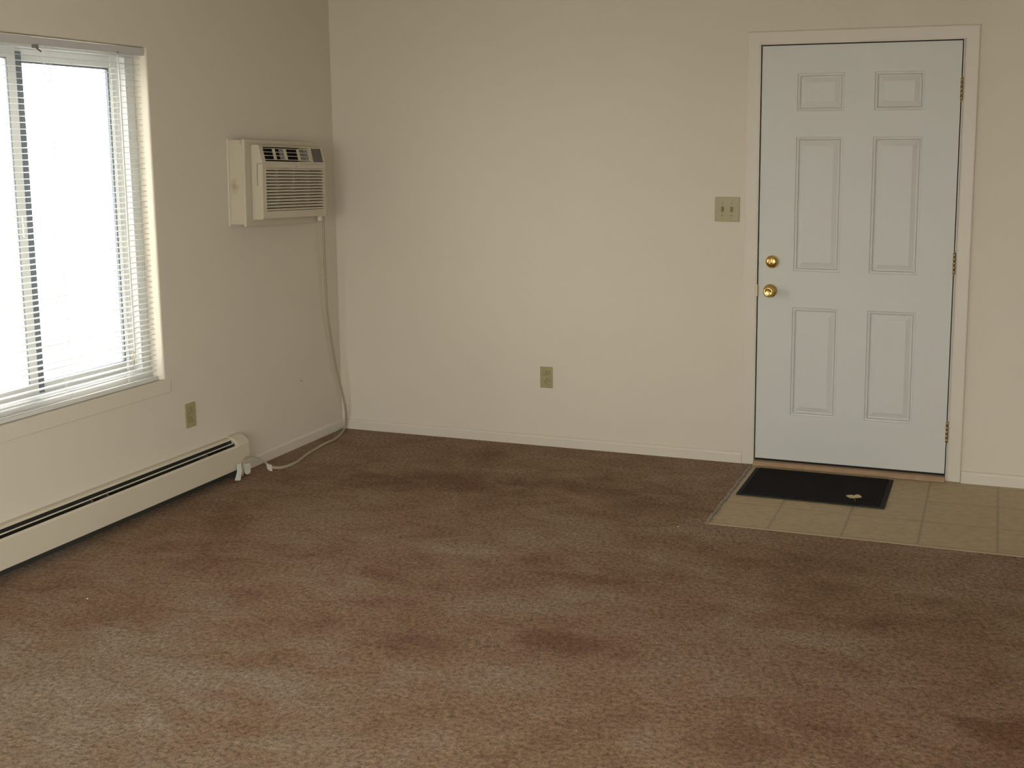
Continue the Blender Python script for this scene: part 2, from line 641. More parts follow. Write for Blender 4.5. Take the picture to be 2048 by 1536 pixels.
def baseboard(name, x0, x1, y0, y1, along, h=0.058, t=0.012):
    prof = [(0, 0), (-t, 0), (-t, h - 0.012), (-t + 0.003, h - 0.004), (-t + 0.008, h), (0, h)]
    if along == 'x':
        bm = extrude_profile([(y0 + p, q - 0.002) for p, q in prof], x0, x1, 'x')
    else:
        bm = extrude_profile([(x0 - p, q - 0.002) for p, q in prof], y0, y1, 'y')
    return struct(obj(name, bm, M['trim']))


baseboard('baseboard_back', 0.0, 2.312, 0, 0, 'x')
baseboard('baseboard_back', 3.372, ROOM_X, 0, 0, 'x')
baseboard('baseboard_left', 0, 0, -0.975, -0.012, 'y')

# ------------------------------------------------------------------ entry door
door = struct(empty('door_1', (2.8375, 0, 0)), 'white six panel steel entry door with brass hardware')


def dpart(name, bm, m, parent=door, **k):
    bmesh.ops.translate(bm, verts=bm.verts[:], vec=(-2.8375, 0, 0))
    return obj(name, bm, m, parent, **k)


SX0, SX1, SZ0, SZ1 = 2.380, 3.2955, 0.034, 2.063
panels = [(x0, x1, z0, z1) for (x0, x1) in ((2.551, 2.772), (2.911, 3.136)) for (z0, z1) in ((1.754, 1.932), (0.985, 1.632), (0.265, 0.806))]
us = sorted({SX0, SX1, *[p[0] for p in panels], *[p[1] for p in panels]})
vs = sorted({SZ0, SZ1, *[p[2] for p in panels], *[p[3] for p in panels]})


def in_panel(x, z):
    return any(p[0] < x < p[1] and p[2] < z < p[3] for p in panels)


bm = bmesh.new()
cache = {}


def V(x, y, z):
    k = (round(x, 5), round(y, 5), round(z, 5))
    if k not in cache:
        cache[k] = bm.verts.new(k)
    return cache[k]


YF, YB = 0.0005, 0.044
for i in range(len(us) - 1):
    for j in range(len(vs) - 1):
        a, b, c, d = us[i], us[i + 1], vs[j], vs[j + 1]
        if not in_panel((a + b) / 2, (c + d) / 2):
            bm.faces.new([V(a, YF, c), V(b, YF, c), V(b, YF, d), V(a, YF, d)])
        bm.faces.new([V(a, YB, c), V(b, YB, c), V(b, YB, d), V(a, YB, d)])
for i in range(len(us) - 1):
    for z in (SZ0, SZ1):
        bm.faces.new([V(us[i], YF, z), V(us[i + 1], YF, z), V(us[i + 1], YB, z), V(us[i], YB, z)])
for j in range(len(vs) - 1):
    for x in (SX0, SX1):
        bm.faces.new([V(x, YF, vs[j]), V(x, YF, vs[j + 1]), V(x, YB, vs[j + 1]), V(x, YB, vs[j])])
# raised-and-fielded panel moulding: nested rectangular rings
RINGS = [(0, 0), (0.003, 0.0035), (0.010, 0.0045), (0.013, 0.0015), (0.016, 0.0075), (0.021, 0.0085), (0.044, 0.0025), (0.047, 0.0025)]
for (x0, x1, z0, z1) in panels:
    prev = None
    for (o_, dep) in RINGS:
        r = [V(x0 + o_, YF + dep, z0 + o_), V(x1 - o_, YF + dep, z0 + o_), V(x1 - o_, YF + dep, z1 - o_), V(x0 + o_, YF + dep, z1 - o_)]
        if prev:
            for k in range(4):
                bm.faces.new([prev[k], prev[(k + 1) % 4], r[(k + 1) % 4], r[k]])
        prev = r
    bm.faces.new(prev)
slab_o = dpart('door_slab', bm, M['door'])
# jamb with stop
bm = bmesh.new()
box(bm, DX0, DX0 + 0.0045, -0.006, T, 0.0, DZ1)
box(bm, DX1 - 0.004, DX1, -0.006, T, 0.0, DZ1)
box(bm, DX0, DX1, -0.006, T, DZ1 - 0.0035, DZ1)
box(bm, DX0 + 0.0045, DX0 + 0.022, 0.050, 0.075, 0.0, DZ1 - 0.0035)
box(bm, DX1 - 0.022, DX1 - 0.004, 0.050, 0.075, 0.0, DZ1 - 0.0035)
box(bm, DX0 + 0.022, DX1 - 0.022, 0.050, 0.075, DZ1 - 0.02, DZ1 - 0.0035)
dpart('jamb', bm, M['trim'])
# black strips standing in for the shade in the gap
bm = bmesh.new()
box(bm, DX0 + 0.005, SX0 - 0.0002, 0.010, 0.049, 0.03, DZ1 - 0.004)
box(bm, SX1 + 0.0002, DX1 - 0.0045, 0.010, 0.049, 0.03, DZ1 - 0.004)
box(bm, SX0, SX1, 0.010, 0.049, SZ1 + 0.0003, DZ1 - 0.004)
ws = dpart('shade_strip', bm, M['black'])
ws['label'] = 'black strip standing in for the dark gap around the slab'
bm = mesh_box(SX0 + 0.002, SX1 - 0.002, 0.004, 0.042, 0.0235, SZ0 - 0.0003)
sw = dpart('door_sweep', bm, M['black'])
sw['label'] = 'black sweep under the door'
# casing boards (profiled)


def casing_bm():
    # profile across the board: (distance from opening, projection)
    prof = [(0, 0.006), (0.005, 0.0075), (0.030, 0.0085), (0.054, 0.009), (0.059, 0.0075), (0.061, 0.0), (0.0, 0.0)]
    b = bmesh.new()
    cols = []
    for k in range(4):
        row = []
        for (o_, pr) in prof:
            x0, x1, z1 = DX0 + 0.0005 - o_, DX1 + 0.006 + o_, DZ1 - 0.0005 + o_
            row.append(b.verts.new([(x0, -pr, 0.0), (x0, -pr, z1), (x1, -pr, z1), (x1, -pr, 0.0)][k]))
        cols.append(row)
    n = len(prof)
    for a, c in zip(cols, cols[1:]):
        for i in range(n):
            b.faces.new([a[i], a[(i + 1) % n], c[(i + 1) % n], c[i]])
    b.faces.new(cols[0])
    b.faces.new(cols[-1][::-1])
    return b


dpart('casing', casing_bm(), M['trim'])
bm = extrude_profile([(-0.030, 0.0), (-0.030, 0.006), (-0.018, 0.019), (0.0, 0.0225), (T, 0.0225), (T, -0.008), (-0.02, -0.008)], DX0 + 0.005, DX1 - 0.0045, 'x')
th = dpart('threshold', bm, M['wood'])
th['label'] = 'worn brown wooden threshold'
# hinges on the right
for zc in (1.846, 1.046, 0.240):
    hb = bmesh.new()
    for k in range(5):
        r = bmesh.ops.create_cone(hb, cap_ends=True, segments=16, radius1=0.0062, radius2=0.0062, depth=0.0185)
        bmesh.ops.translate(hb, verts=r['verts'], vec=(3.2995, -0.0065, zc - 0.04 + k * 0.02))
    for s in (-1, 1):
        r = bmesh.ops.create_cone(hb, cap_ends=True, segments=12, radius1=0.0045, radius2=0.003, depth=0.006)
        bmesh.ops.translate(hb, verts=r['verts'], vec=(3.2995, -0.0065, zc + s * 0.0535))
    dpart('hinge', hb, M['brass_dull'], smooth=True)
# latch plate on the jamb edge
dpart('strike_plate', mesh_box(2.3722, 2.3782, -0.0075, -0.001, 0.855, 0.915), M['brass_dull'])


def hw(name, x, z, prof, label):
    b = lathe(prof, 48)
    bmesh.ops.translate(b, verts=b.verts[:], vec=(x, 0.0, z))
    o = dpart(name, b, M['brass'], slab_o, smooth=True)
    o['label'] = label
    return o


db = hw('deadbolt', 2.447, 1.028, [(0, 0.0005), (0.032, 0.0005), (0.0325, 0.004), (0.031, 0.009), (0.027, 0.015), (0.020, 0.019), (0.012, 0.0205), (0, 0.021)], 'round brass deadbolt cover')
tb = bmesh.new()
box(tb, 2.4425, 2.4515, -0.036, -0.019, 1.014, 1.042)
bmesh.ops.rotate(tb, verts=tb.verts[:], cent=(2.447, 0, 1.028), matrix=Matrix.Rotation(rad(35), 3, 'Y'))
dpart('thumb_turn', tb, M['brass'], slab_o, bevel=0.003, seg=3, smooth=True)
hw('doorknob', 2.441, 0.884, [(0, 0.0005), (0.0335, 0.0005), (0.034, 0.004), (0.032, 0.009), (0.025, 0.013), (0.016, 0.016), (0.0125, 0.022),
                              (0.0125, 0.030), (0.018, 0.035), (0.0245, 0.041), (0.0265, 0.048), (0.0255, 0.055), (0.022, 0.060),
                              (0.017, 0.062), (0.0155, 0.0605), (0.010, 0.0600), (0, 0.0600)], 'round brass door knob')


# ------------------------------------------------------------------ window
win = struct(empty('window_1', (-0.11, -2.09, WIN[2])), 'white vinyl horizontal sliding window')


def wpart(name, bm, m, parent=win, **k):
    bmesh.ops.translate(bm, verts=bm.verts[:], vec=(0.11, 2.09, -WIN[2]))
    return obj(name, bm, m, parent, **k)


def ring(y0, y1, z0, z1, w, d0, d1):
    return slab(lambda y, z, d: (d, y, z), [y0, y0 + w, y1 - w, y1], [z0, z0 + w, z1 - w, z1],
                lambda y, z: y0 + w < y < y1 - w and z0 + w < z < z1 - w, d0, d1)


y0, y1, z0, z1 = WIN[0], WIN[1], WIN[2], WIN[3]
fr = ring(y0 + 0.001, y1 - 0.001, z0 + 0.001, z1 - 0.001, 0.040, -0.148, -0.070)
box(fr, -0.148, -0.070, y1 - 0.0415, y1 - 0.055, z0 + 0.041, z1 - 0.041)
box(fr, -0.112, -0.106, y0 + 0.04, y1 - 0.04, z0 + 0.039, z0 + 0.052)
wpart('window_frame', fr, M['vinyl'], bevel=0.002)
# fixed sash (right half) and sliding sash (left half, nearer the room)
fs = wpart('sash', ring(-2.111, y1 - 0.0555, z0 + 0.0415, z1 - 0.0415, 0.050, -0.142, -0.114), M['vinyl'], bevel=0.003)
ss = wpart('sash', ring(y0 + 0.0415, -2.122, z0 + 0.0535, z1 - 0.0415, 0.044, -0.104, -0.076), M['vinyl'], bevel=0.003)
wpart('gasket', ring(-2.061, y1 - 0.1055, z0 + 0.0915, z1 - 0.0915, 0.006, -0.1265, -0.1135), M['gasket'], fs)
wpart('gasket', ring(y0 + 0.0855, -2.166, z0 + 0.0975, z1 - 0.0855, 0.003, -0.0820, -0.0755), M['gasket'], ss)
wpart('pane', mesh_box(-0.132, -0.128, -2.060, y1 - 0.1125, z0 + 0.0985, z1 - 0.0985), M['glass'], fs)
wpart('pane', mesh_box(-0.092, -0.088, y0 + 0.0905, -2.171, z0 + 0.1025, z1 - 0.0905), M['glass'], ss)
wpart('shade_strip', mesh_box(-0.1138, -0.1085, -2.089, -2.061, z0 + 0.055, z1 - 0.055), M['gasket'], fs)  # dark strip painting the backlit silhouette of the outer stile
lk = mesh_box(-0.0755, -0.066, -2.152, -2.134, 1.25, 1.33)
wpart('sash_lock', lk, M['vinyl'], ss, bevel=0.003)

# painted board below the opening
struct(obj('trim_3', mesh_box(0.0, 0.006, WIN[0] - 0.03, WIN[1] + 0.035, 0.502, 0.566), M['wall'], bevel=0.003), 'painted apron board below the window')

# unseen rear window, added behind the camera for fill light
rw = struct(empty('fill_window_rear', ((RWIN[0] + RWIN[1]) / 2, ROOM_Y - 0.08, RWIN[2])), 'unseen window added behind the viewer for fill light')
a0, a1, b0, b1 = RWIN


def rpart(name, bm, m):
    bmesh.ops.translate(bm, verts=bm.verts[:], vec=(-(a0 + a1) / 2, -(ROOM_Y - 0.08), -b0))
    return obj(name, bm, m, rw)


xm = (a0 + a1) / 2
rpart('window_frame', slab(lambda x, z, d: (x, d, z), [a0 + .001, a0 + 0.05, xm - 0.03, xm + 0.03, a1 - 0.05, a1 - .001], [b0 + .001, b0 + 0.05, b1 - 0.05, b1 - .001],
                           lambda x, z: b0 + 0.05 < z < b1 - 0.05 and a0 + 0.05 < x < a1 - 0.05 and abs(x - xm) > 0.03, ROOM_Y - 0.12, ROOM_Y - 0.05), M['vinyl'])
rpart('pane', mesh_box(a0 + 0.051, xm - 0.031, ROOM_Y - 0.09, ROOM_Y - 0.086, b0 + 0.051, b1 - 0.051), M['glass'])
rpart('pane', mesh_box(xm + 0.031, a1 - 0.051, ROOM_Y - 0.09, ROOM_Y - 0.086, b0 + 0.051, b1 - 0.051), M['glass'])

sw3 = struct(empty('fill_window_side', (ROOM_X + 0.09, (SWIN[0] + SWIN[1]) / 2, SWIN[2])), 'unseen window added in the right wall for fill light')  # unseen side window, added to light the left wall
c0, c1, e0, e1 = SWIN
cm = (c0 + c1) / 2
for nm, bm_, mt_ in (('window_frame', slab(lambda y, z, d: (d, y, z), [c0 + .001, c0 + 0.05, cm - 0.03, cm + 0.03, c1 - 0.05, c1 - .001], [e0 + .001, e0 + 0.05, e1 - 0.05, e1 - .001],
                                          lambda y, z: e0 + 0.05 < z < e1 - 0.05 and c0 + 0.05 < y < c1 - 0.05 and abs(y - cm) > 0.03, ROOM_X + 0.05, ROOM_X + 0.12), 'vinyl'),
                     ('pane', mesh_box(ROOM_X + 0.086, ROOM_X + 0.09, c0 + 0.051, cm - 0.031, e0 + 0.051, e1 - 0.051), 'glass'),
                     ('pane', mesh_box(ROOM_X + 0.086, ROOM_X + 0.09, cm + 0.031, c1 - 0.051, e0 + 0.051, e1 - 0.051), 'glass')):
    bmesh.ops.translate(bm_, verts=bm_.verts[:], vec=(-(ROOM_X + 0.09), -cm, -e0))
    obj(nm, bm_, M[mt_], sw3)

# ------------------------------------------------------------------ mini blind
BY0, BY1 = WIN[0] + 0.012, -1.510
blind = tag(empty('window_blind', (-0.018, (BY0 + BY1) / 2, WIN[3])), 'white horizontal mini blind, lowered and open, hanging in the bright window', 'window blind')


def bpart(name, bm, m, parent=blind, **k):
    bmesh.ops.translate(bm, verts=bm.verts[:], vec=(0.018, -(BY0 + BY1) / 2, -WIN[3]))
    return obj(name, bm, m, parent, **k)


hr = bmesh.new()
box(hr, -0.034, -0.0325, BY0 - 0.004, -1.488, 1.982, 2.010)
box(hr, -0.0095, -0.008, BY0 - 0.004, -1.488, 1.982, 2.010)
box(hr, -0.0325, -0.0095, BY0 - 0.004, -1.488, 1.982, 1.9835)
box(hr, -0.0325, -0.0095, -1.4895, -1.488, 1.9835, 2.010)
box(hr, -0.0325, -0.0095, BY0 - 0.004, BY0 - 0.0025, 1.9835, 2.010)
bpart('headrail', hr, mat('headrail_shaded', (0.50, 0.48, 0.46), 0.45))  # rail colour darkened to stand in for its shade
sl = bmesh.new()
NS = 59
PITCH = (1.968 - 0.612) / (NS - 1)
for i in range(NS):
    z = 1.968 - i * PITCH
    wob = 0.0007 * math.sin(i * 2.3)
    tilt = rad(4 + 2.0 * math.sin(i * 1.7))
    if i == 1:
        z -= 0.004
    ys = [BY0 + (BY1 - BY0) * k / 12 for k in range(13)]
    top, bot = [], []
    for k, y in enumerate(ys):
        sag = 0.0008 * math.sin(math.pi * k / 12 * 2 + i)
        rt, rb = [], []
        for s in range(5):
            q = (s / 4 - 0.5)
            w = 0.0125
            # rounded slat ends
            if k in (0, 12):
                yy = y + (0.004 if k == 0 else -0.004) * (2 * abs(q)) ** 2
            else:
                yy = y
            xx = q * 2 * w
            zz = 0.0022 * (1 - (2 * q) ** 2)
            X = -0.0195 + xx * math.cos(tilt) + zz * math.sin(tilt)
            Z = z + wob + sag - xx * math.sin(tilt) + zz * math.cos(tilt)
            rt.append(sl.verts.new((X, yy, Z)))
            rb.append(sl.verts.new((X, yy, Z - 0.0004)))
        top.append(rt)
        bot.append(rb)
    for k in range(12):
        for s in range(4):
            sl.faces.new([top[k][s], top[k][s + 1], top[k + 1][s + 1], top[k + 1][s]])
            sl.faces.new([bot[k][s], bot[k + 1][s], bot[k + 1][s + 1], bot[k][s + 1]])
        for s in (0, 4):
            sl.faces.new([top[k][s], top[k + 1][s], bot[k + 1][s], bot[k][s]])
    for k in (0, 12):
        for s in range(4):
            sl.faces.new([top[k][s], bot[k][s], bot[k][s + 1], top[k][s + 1]])
bpart('slats', sl, M['slat'], smooth=False)
br = extrude_profile([(-0.033, 0.571), (-0.033, 0.581), (-0.029, 0.586), (-0.010, 0.588), (-0.006, 0.585), (-0.0045, 0.580), (-0.0045, 0.571), (-0.008, 0.5685), (-0.029, 0.5685)], BY0, BY1 + 0.002, 'y')
bpart('bottom_rail', br, mat('rail_white', (0.64, 0.62, 0.57), 0.4), bevel=0.0015)
for yy in (-1.664, -2.024, -2.55):
    lb = bmesh.new()
    for xx in (-0.0335, -0.0055):
        for dy in (-0.004, 0.004):
            box(lb, xx - 0.0005, xx + 0.0005, yy + dy - 0.0005, yy + dy + 0.0005, 0.585, 1.983)
    for i in range(NS):
        z = 1.968 - i * PITCH - 0.0012
        box(lb, -0.033, -0.006, yy - 0.0045, yy - 0.0035, z - 0.0012, z - 0.0004)
        box(lb, -0.033, -0.006, yy + 0.0035, yy + 0.0045, z - 0.0012, z - 0.0004)
    bpart('ladder_cord', lb, M['slat'])
wd = tube([Vector((0.001, -1.655, 1.975)), Vector((0.004, -1.656, 1.90)), Vector((0.004, -1.660, 1.2)), Vector((0.004, -1.662, 0.725))], 0.0032, n=6)
w_ = bpart('tilt_wand', wd, M['slat'])
w_['label'] = 'thin white tilt wand'
hk = tube(catmull([(-0.006, -1.653, 1.985), (0.004, -1.653, 1.987), (0.006, -1.655, 1.979), (0.002, -1.656, 1.974)], 5), 0.0012, n=6)
bpart('hook', hk, M['steel'], w_)
tz = tube([Vector((0.004, -1.662, 0.727)), Vector((0.0045, -1.662, 0.705)), Vector((0.002, -1.668, 0.690)), Vector((0.001, -1.668, 0.665))], 0.0022, n=6)
t_ = bpart('cord_end', tz, M['brass_dull'], w_)
tlt = bmesh.new()
box(tlt, -0.009, 0.006, -2.106, -2.086, 1.968, 1.983)
q = tube([Vector((0.002, -2.10, 1.972)), Vector((0.006, -2.075, 1.957))], 0.0035, n=8)
bpart('tilter', join(tlt, q), M['steel'])

# ------------------------------------------------------------------ through-wall air conditioner
ac = tag(empty('air_conditioner', (0, -0.952, 1.214), (rad(-1.6), 0, 0)), 'beige through-wall air conditioner high on the left wall beside the corner', 'air conditioner')


def apart(name, bm, m, parent=ac, **k):
    return obj(name, bm, m, parent, **k)


SD, SW, SH = 0.085, 0.665, 0.416
# sleeve: open box with front flange
slv = bmesh.new()
t_ = 0.006
box(slv, 0.0, SD - 0.006, 0.004, 0.004 + t_, 0.010, SH - 0.004)
box(slv, 0.0, SD - 0.006, SW - 0.004 - t_, SW - 0.004, 0.010, SH - 0.004)
box(slv, 0.0, SD - 0.006, 0.010, SW - 0.010, 0.010, 0.010 + t_)
box(slv, 0.0, SD - 0.006, 0.010, SW - 0.010, SH - 0.004 - t_, SH - 0.004)
sleeve = apart('wall_sleeve', slv, M['sleeve'])
sleeve['label'] = 'beige metal sleeve with a rust stain on its side'
fl = slab(lambda y, z, d: (d, y, z), [0, 0.058, 0.626, SW], [0, 0.034, 0.392, SH],
          lambda y, z: 0.058 < y < 0.626 and 0.034 < z < 0.392, SD - 0.0055, SD)
apart('front_flange', fl, M['sleeve_pl'], sleeve, bevel=0.0015)
apart('flange_bead', mesh_box(SD, SD + 0.003, 0.001, 0.013, 0.001, SH - 0.001), M['beige_light'], sleeve, bevel=0.001)
wf = slab(lambda y, z, d: (d, y, z), [-0.008, 0.0035, SW - 0.0035, SW + 0.004], [0.0, 0.0095, SH - 0.0035, SH + 0.003],
          lambda y, z: 0.0035 < y < SW - 0.0035 and 0.0095 < z < SH - 0.0035, 0.0, 0.005)
apart('wall_flange', wf, M['beige_light'], sleeve)
# bezel (front panel) : outline profile in x,z
BY, BW = 0.062, 0.620
FX = 0.147
P_low = [(0.06, 0.033), (FX - 0.010, 0.033), (FX - 0.002, 0.037), (FX, 0.046), (FX, 0.072), (0.06, 0.072)]
P_mid = [(0.06, 0.281), (FX, 0.281), (FX, 0.3015), (FX - 0.002, 0.3025), (FX - 0.002, 0.3035), (FX, 0.3045), (FX - 0.0015, 0.313), (0.06, 0.313)]
P_top = [(0.06, 0.383), (FX - 0.0185, 0.383), (FX - 0.022, 0.389), (FX - 0.030, 0.392), (0.06, 0.392)]
P_all = [(0.06, 0.033), (FX - 0.010, 0.033), (FX - 0.002, 0.037), (FX, 0.046), (FX, 0.3045), (FX - 0.0015, 0.313), (FX - 0.0185, 0.383), (FX - 0.022, 0.389), (FX - 0.030, 0.392), (0.06, 0.392)]
P_slope = [(0.06, 0.313), (FX - 0.0015, 0.313), (FX - 0.0185, 0.383), (0.06, 0.383)]
LY0, LY1 = 0.092, 0.606
bz = join(extrude_profile(P_all, BY, LY0), extrude_profile(P_all, LY1, BW), extrude_profile(P_low, LY0, LY1), extrude_profile(P_mid, LY0, LY1),
          extrude_profile(P_top, LY0, LY1), extrude_profile(P_slope, 0.493, 0.512))
bezel = apart('front_panel', bz, M['beige'])
# side clip recess (long narrow notch) on the left cheek
nt_ = bmesh.new()
box(nt_, 0.1165, 0.1190, BY - 0.0008, BY + 0.0006, 0.196, 0.300)
box(nt_, 0.1190, FX - 0.001, BY - 0.0006, BY + 0.0006, 0.2995, 0.3015)
s_ = apart('panel_seam', nt_, M['panel_pl'], bezel)
# intake louvres
lv = bmesh.new()
NL = 14
for i in range(NL):
    z = 0.079 + i * (0.276 - 0.079) / (NL - 1)
    vs_ = [(FX - 0.016, z + 0.0085), (FX - 0.003, z + 0.0040), (FX - 0.001, z + 0.0025), (FX - 0.001, z - 0.0040), (FX - 0.003, z - 0.0048), (FX - 0.017, z + 0.004)]
    lv2 = extrude_profile(vs_, LY0, LY1)
    lv = join(lv, lv2)
for yy in (0.205, 0.349, 0.480):
    box(lv, 0.115, FX - 0.012, yy - 0.002, yy + 0.002, 0.072, 0.281)
apart('intake_grille', lv, M['beige'], bezel)
apart('air_filter', mesh_box(0.108, 0.112, LY0, LY1, 0.072, 0.281), mat('filter_dark', (0.025, 0.02, 0.014), 0.9), bezel)
# logo: a small dark oval emblem
em = bmesh.new()
r = bmesh.ops.create_cone(em, cap_ends=True, segments=20, radius1=0.0042, radius2=0.0042, depth=0.0012)
bmesh.ops.rotate(em, verts=em.verts[:], cent=(0, 0, 0), matrix=Matrix.Rotation(rad(90), 3, 'Y'))
bmesh.ops.scale(em, verts=em.verts[:], vec=(1, 1.5, 0.9))
bmesh.ops.translate(em, verts=em.verts[:], vec=(FX + 0.0004, 0.352, 0.291))
e_ = apart('emblem', em, M['grey_pl'], bezel)
# outlet grille on the sloping upper band


def sx_(z, inset=0.0):
    return FX - 0.0015 - 0.0170 * (z - 0.313) / 0.070 - inset


og = bmesh.new()
for z in (0.3215, 0.3405, 0.3580, 0.3755):
    p = [(sx_(z) - 0.006, z - 0.0014), (sx_(z) + 0.0003, z - 0.0014), (sx_(z) + 0.0003, z + 0.0014), (sx_(z) - 0.006, z + 0.0014)]
    og = join(og, extrude_profile(p, LY0, 0.493))
for yy, w in ((0.186, 0.0055), (0.281, 0.0065), (0.396, 0.0055)):
    p = [(sx_(0.3205) - 0.010, 0.3205), (sx_(0.3205) - 0.0005, 0.3205), (sx_(0.3765) - 0.0005, 0.3765), (sx_(0.3765) - 0.010, 0.3765)]
    og = join(og, extrude_profile(p, yy - w, yy + w))
apart('outlet_grille', og, M['beige'], bezel)
apart('air_duct', mesh_box(0.062, 0.066, LY0, 0.493, 0.313, 0.383), M['black'], bezel)
for (ya, yb) in ((0.249, 0.280), (0.458, 0.4925)):
    p = [(sx_(0.322) - 0.019, 0.322), (sx_(0.322) - 0.013, 0.322), (sx_(0.376) - 0.013, 0.376), (sx_(0.376) - 0.019, 0.376)]
    v_ = apart('air_vane', extrude_profile(p, ya, yb), M['grey_pl'], bezel)
    v_['label'] = 'grey vane behind the outlet bars'
p = [(0.070, 0.3135), (sx_(0.3135, 0.0015), 0.3135), (sx_(0.3825, 0.0015), 0.3825), (0.070, 0.3825)]
cp = apart('control_panel', extrude_profile(p, 0.5125, LY1 - 0.0005), M['panel_pl'], bezel)
cp['label'] = 'dark brown control panel'
# power cord: hangs down to the corner, runs along the floor and loops up at the heater's end
mi = ac.matrix_basis.inverted() if False else (Matrix.Translation((0, -0.952, 1.214)) @ Matrix.Rotation(rad(-1.6), 4, 'X')).inverted()


def acl(bm):
    bmesh.ops.transform(bm, matrix=mi, verts=bm.verts[:])
    return bm


hang = [(0.110, -0.304, 1.262), (0.110, -0.304, 1.208), (0.10, -0.29, 1.046), (0.09, -0.27, 0.883), (0.08, -0.25, 0.717), (0.075, -0.216, 0.574), (0.07, -0.167, 0.398),
        (0.07, -0.114, 0.247), (0.075, -0.091, 0.157), (0.062, -0.062, 0.077), (0.045, -0.054, 0.014), (0.09, -0.178, 0.0065), (0.114, -0.286, 0.0065), (0.114, -0.367, 0.0065),
        (0.137, -0.555, 0.0065), (0.168, -0.698, 0.0065), (0.178, -0.770, 0.0065), (0.165, -0.848, 0.0065), (0.135, -0.890, 0.016), (0.12, -0.915, 0.040),
        (0.11, -0.945, 0.070), (0.10, -0.978, 0.088), (0.09, -1.013, 0.095), (0.086, -1.043, 0.084), (0.085, -1.056, 0.060), (0.085, -1.062, 0.012)]
cpts = catmull(hang, 7)
NR = len(cpts)
ra = [0.0075 if i < NR * 0.73 else max(0.0032, 0.0075 - 0.0043 * (i / NR - 0.73) / 0.06) for i in range(NR)]
cord = apart('power_cord', acl(tube(cpts, ra, [x * 0.9 for x in ra], n=10, flat_dir=(1, 0, 0.3))), M['cord'], smooth=True)
apart('strain_relief', acl(mesh_box(0.100, 0.120, -0.343, -0.322, 1.205, 1.232)), M['beige_light'], cord, bevel=0.002)


def sheet(pts, th=0.0012):
    """thin bent strip: rows of paired points"""
    b = bmesh.new()
    rows_ = []
    for a, c in pts:
        a, c = Vector(a), Vector(c)
        rows_.append((b.verts.new(a), b.verts.new(c), b.verts.new(a - Vector((th, 0, 0))), b.verts.new(c - Vector((th, 0, 0)))))
    for r0, r1 in zip(rows_, rows_[1:]):
        b.faces.new([r0[0], r0[1], r1[1], r1[0]])
        b.faces.new([r0[2], r1[2], r1[3], r0[3]])
        b.faces.new([r0[0], r1[0], r1[2], r0[2]])
        b.faces.new([r0[1], r0[3], r1[3], r1[1]])
    b.faces.new([rows_[0][0], rows_[0][2], rows_[0][3], rows_[0][1]])
    b.faces.new([rows_[-1][0], rows_[-1][1], rows_[-1][3], rows_[-1][2]])
    return b


apart('cord_tag', acl(sheet([((0.083, -1.100, 0.082), (0.083, -1.066, 0.077)), ((0.088, -1.108, 0.046), (0.088, -1.070, 0.040)), ((0.098, -1.142, 0.014), (0.098, -1.100, 0.003))])), M['tag'], cord)
apart('cord_tag', acl(sheet([((0.084, -1.050, 0.072), (0.084, -0.998, 0.062)), ((0.085, -1.050, 0.045), (0.085, -0.996, 0.034)), ((0.088, -1.046, 0.022), (0.088, -1.004, 0.018)), ((0.089, -1.034, 0.014), (0.089, -1.012, 0.013))])), M['beige_light'], cord)
apart('cord_tag', acl(sheet([((0.142, -0.946, 0.048), (0.142, -0.905, 0.034)), ((0.145, -0.944, 0.024), (0.145, -0.906, 0.012)), ((0.148, -0.932, 0.010), (0.148, -0.908, 0.002))])), M['tag'], cord)

# ------------------------------------------------------------------ baseboard heater
HY0, HY1 = -4.3, -1.062
heater = tag(empty('baseboard_heater', (0, (HY0 + HY1) / 2, 0)), 'long low cream baseboard heater with dark slots along the left wall', 'heater')


def hpart(name, bm, m, parent=heater, **k):
    bmesh.ops.translate(bm, verts=bm.verts[:], vec=(0, -(HY0 + HY1) / 2, 0))
    return obj(name, bm, m, parent, **k)


hpart('back_panel', extrude_profile([(0.0005, 0.004), (0.003, 0.004), (0.003, 0.194), (0.026, 0.194), (0.031, 0.188), (0.033, 0.189), (0.028, 0.1965), (0.022, 0.199), (0.0005, 0.200)], HY0, HY1, 'y'), M['enamel'])
hpart('front_cover', extrude_profile([(0.070, 0.050), (0.070, 0.158), (0.067, 0.165), (0.064, 0.1665), (0.062, 0.165), (0.067, 0.156), (0.0675, 0.053), (0.058, 0.050), (0.058, 0.048), (0.068, 0.048)], HY0, HY1, 'y'), M['enamel'])
dm = hpart('damper', extrude_profile([(0.047, 0.1775), (0.051, 0.1800), (0.0545, 0.1765), (0.0530, 0.1755), (0.0505, 0.1775), (0.048, 0.1760)], HY0 + 0.01, HY1, 'y'), M['enamel'])
fins = bmesh.new()
n_f = 320
for i in range(n_f):
    y = HY0 + 0.05 + (HY1 - HY0 - 0.12) * i / (n_f - 1)
    box(fins, 0.008, 0.060, y - 0.0008, y + 0.0008, 0.060, 0.135)
pipe = tube([Vector((0.034, HY0 + 0.02, 0.095)), Vector((0.034, HY1 - 0.02, 0.095))], 0.011, n=12)
hpart('heating_element', join(fins, pipe), M['fin'])
ln_ = mesh_box(0.0035, 0.0045, HY0, HY1, 0.0, 0.190)  # dark sheets painting the shade inside the heater casing
box(ln_, 0.0045, 0.0655, HY1 - 0.006, HY1 - 0.0025, 0.0, 0.160)
box(ln_, 0.0045, 0.0300, HY1 - 0.006, HY1 - 0.0025, 0.160, 0.186)
box(ln_, 0.0300, 0.0480, HY1 - 0.006, HY1 - 0.0025, 0.160, 0.175)
hpart('shade_liner', ln_, M['fin'])
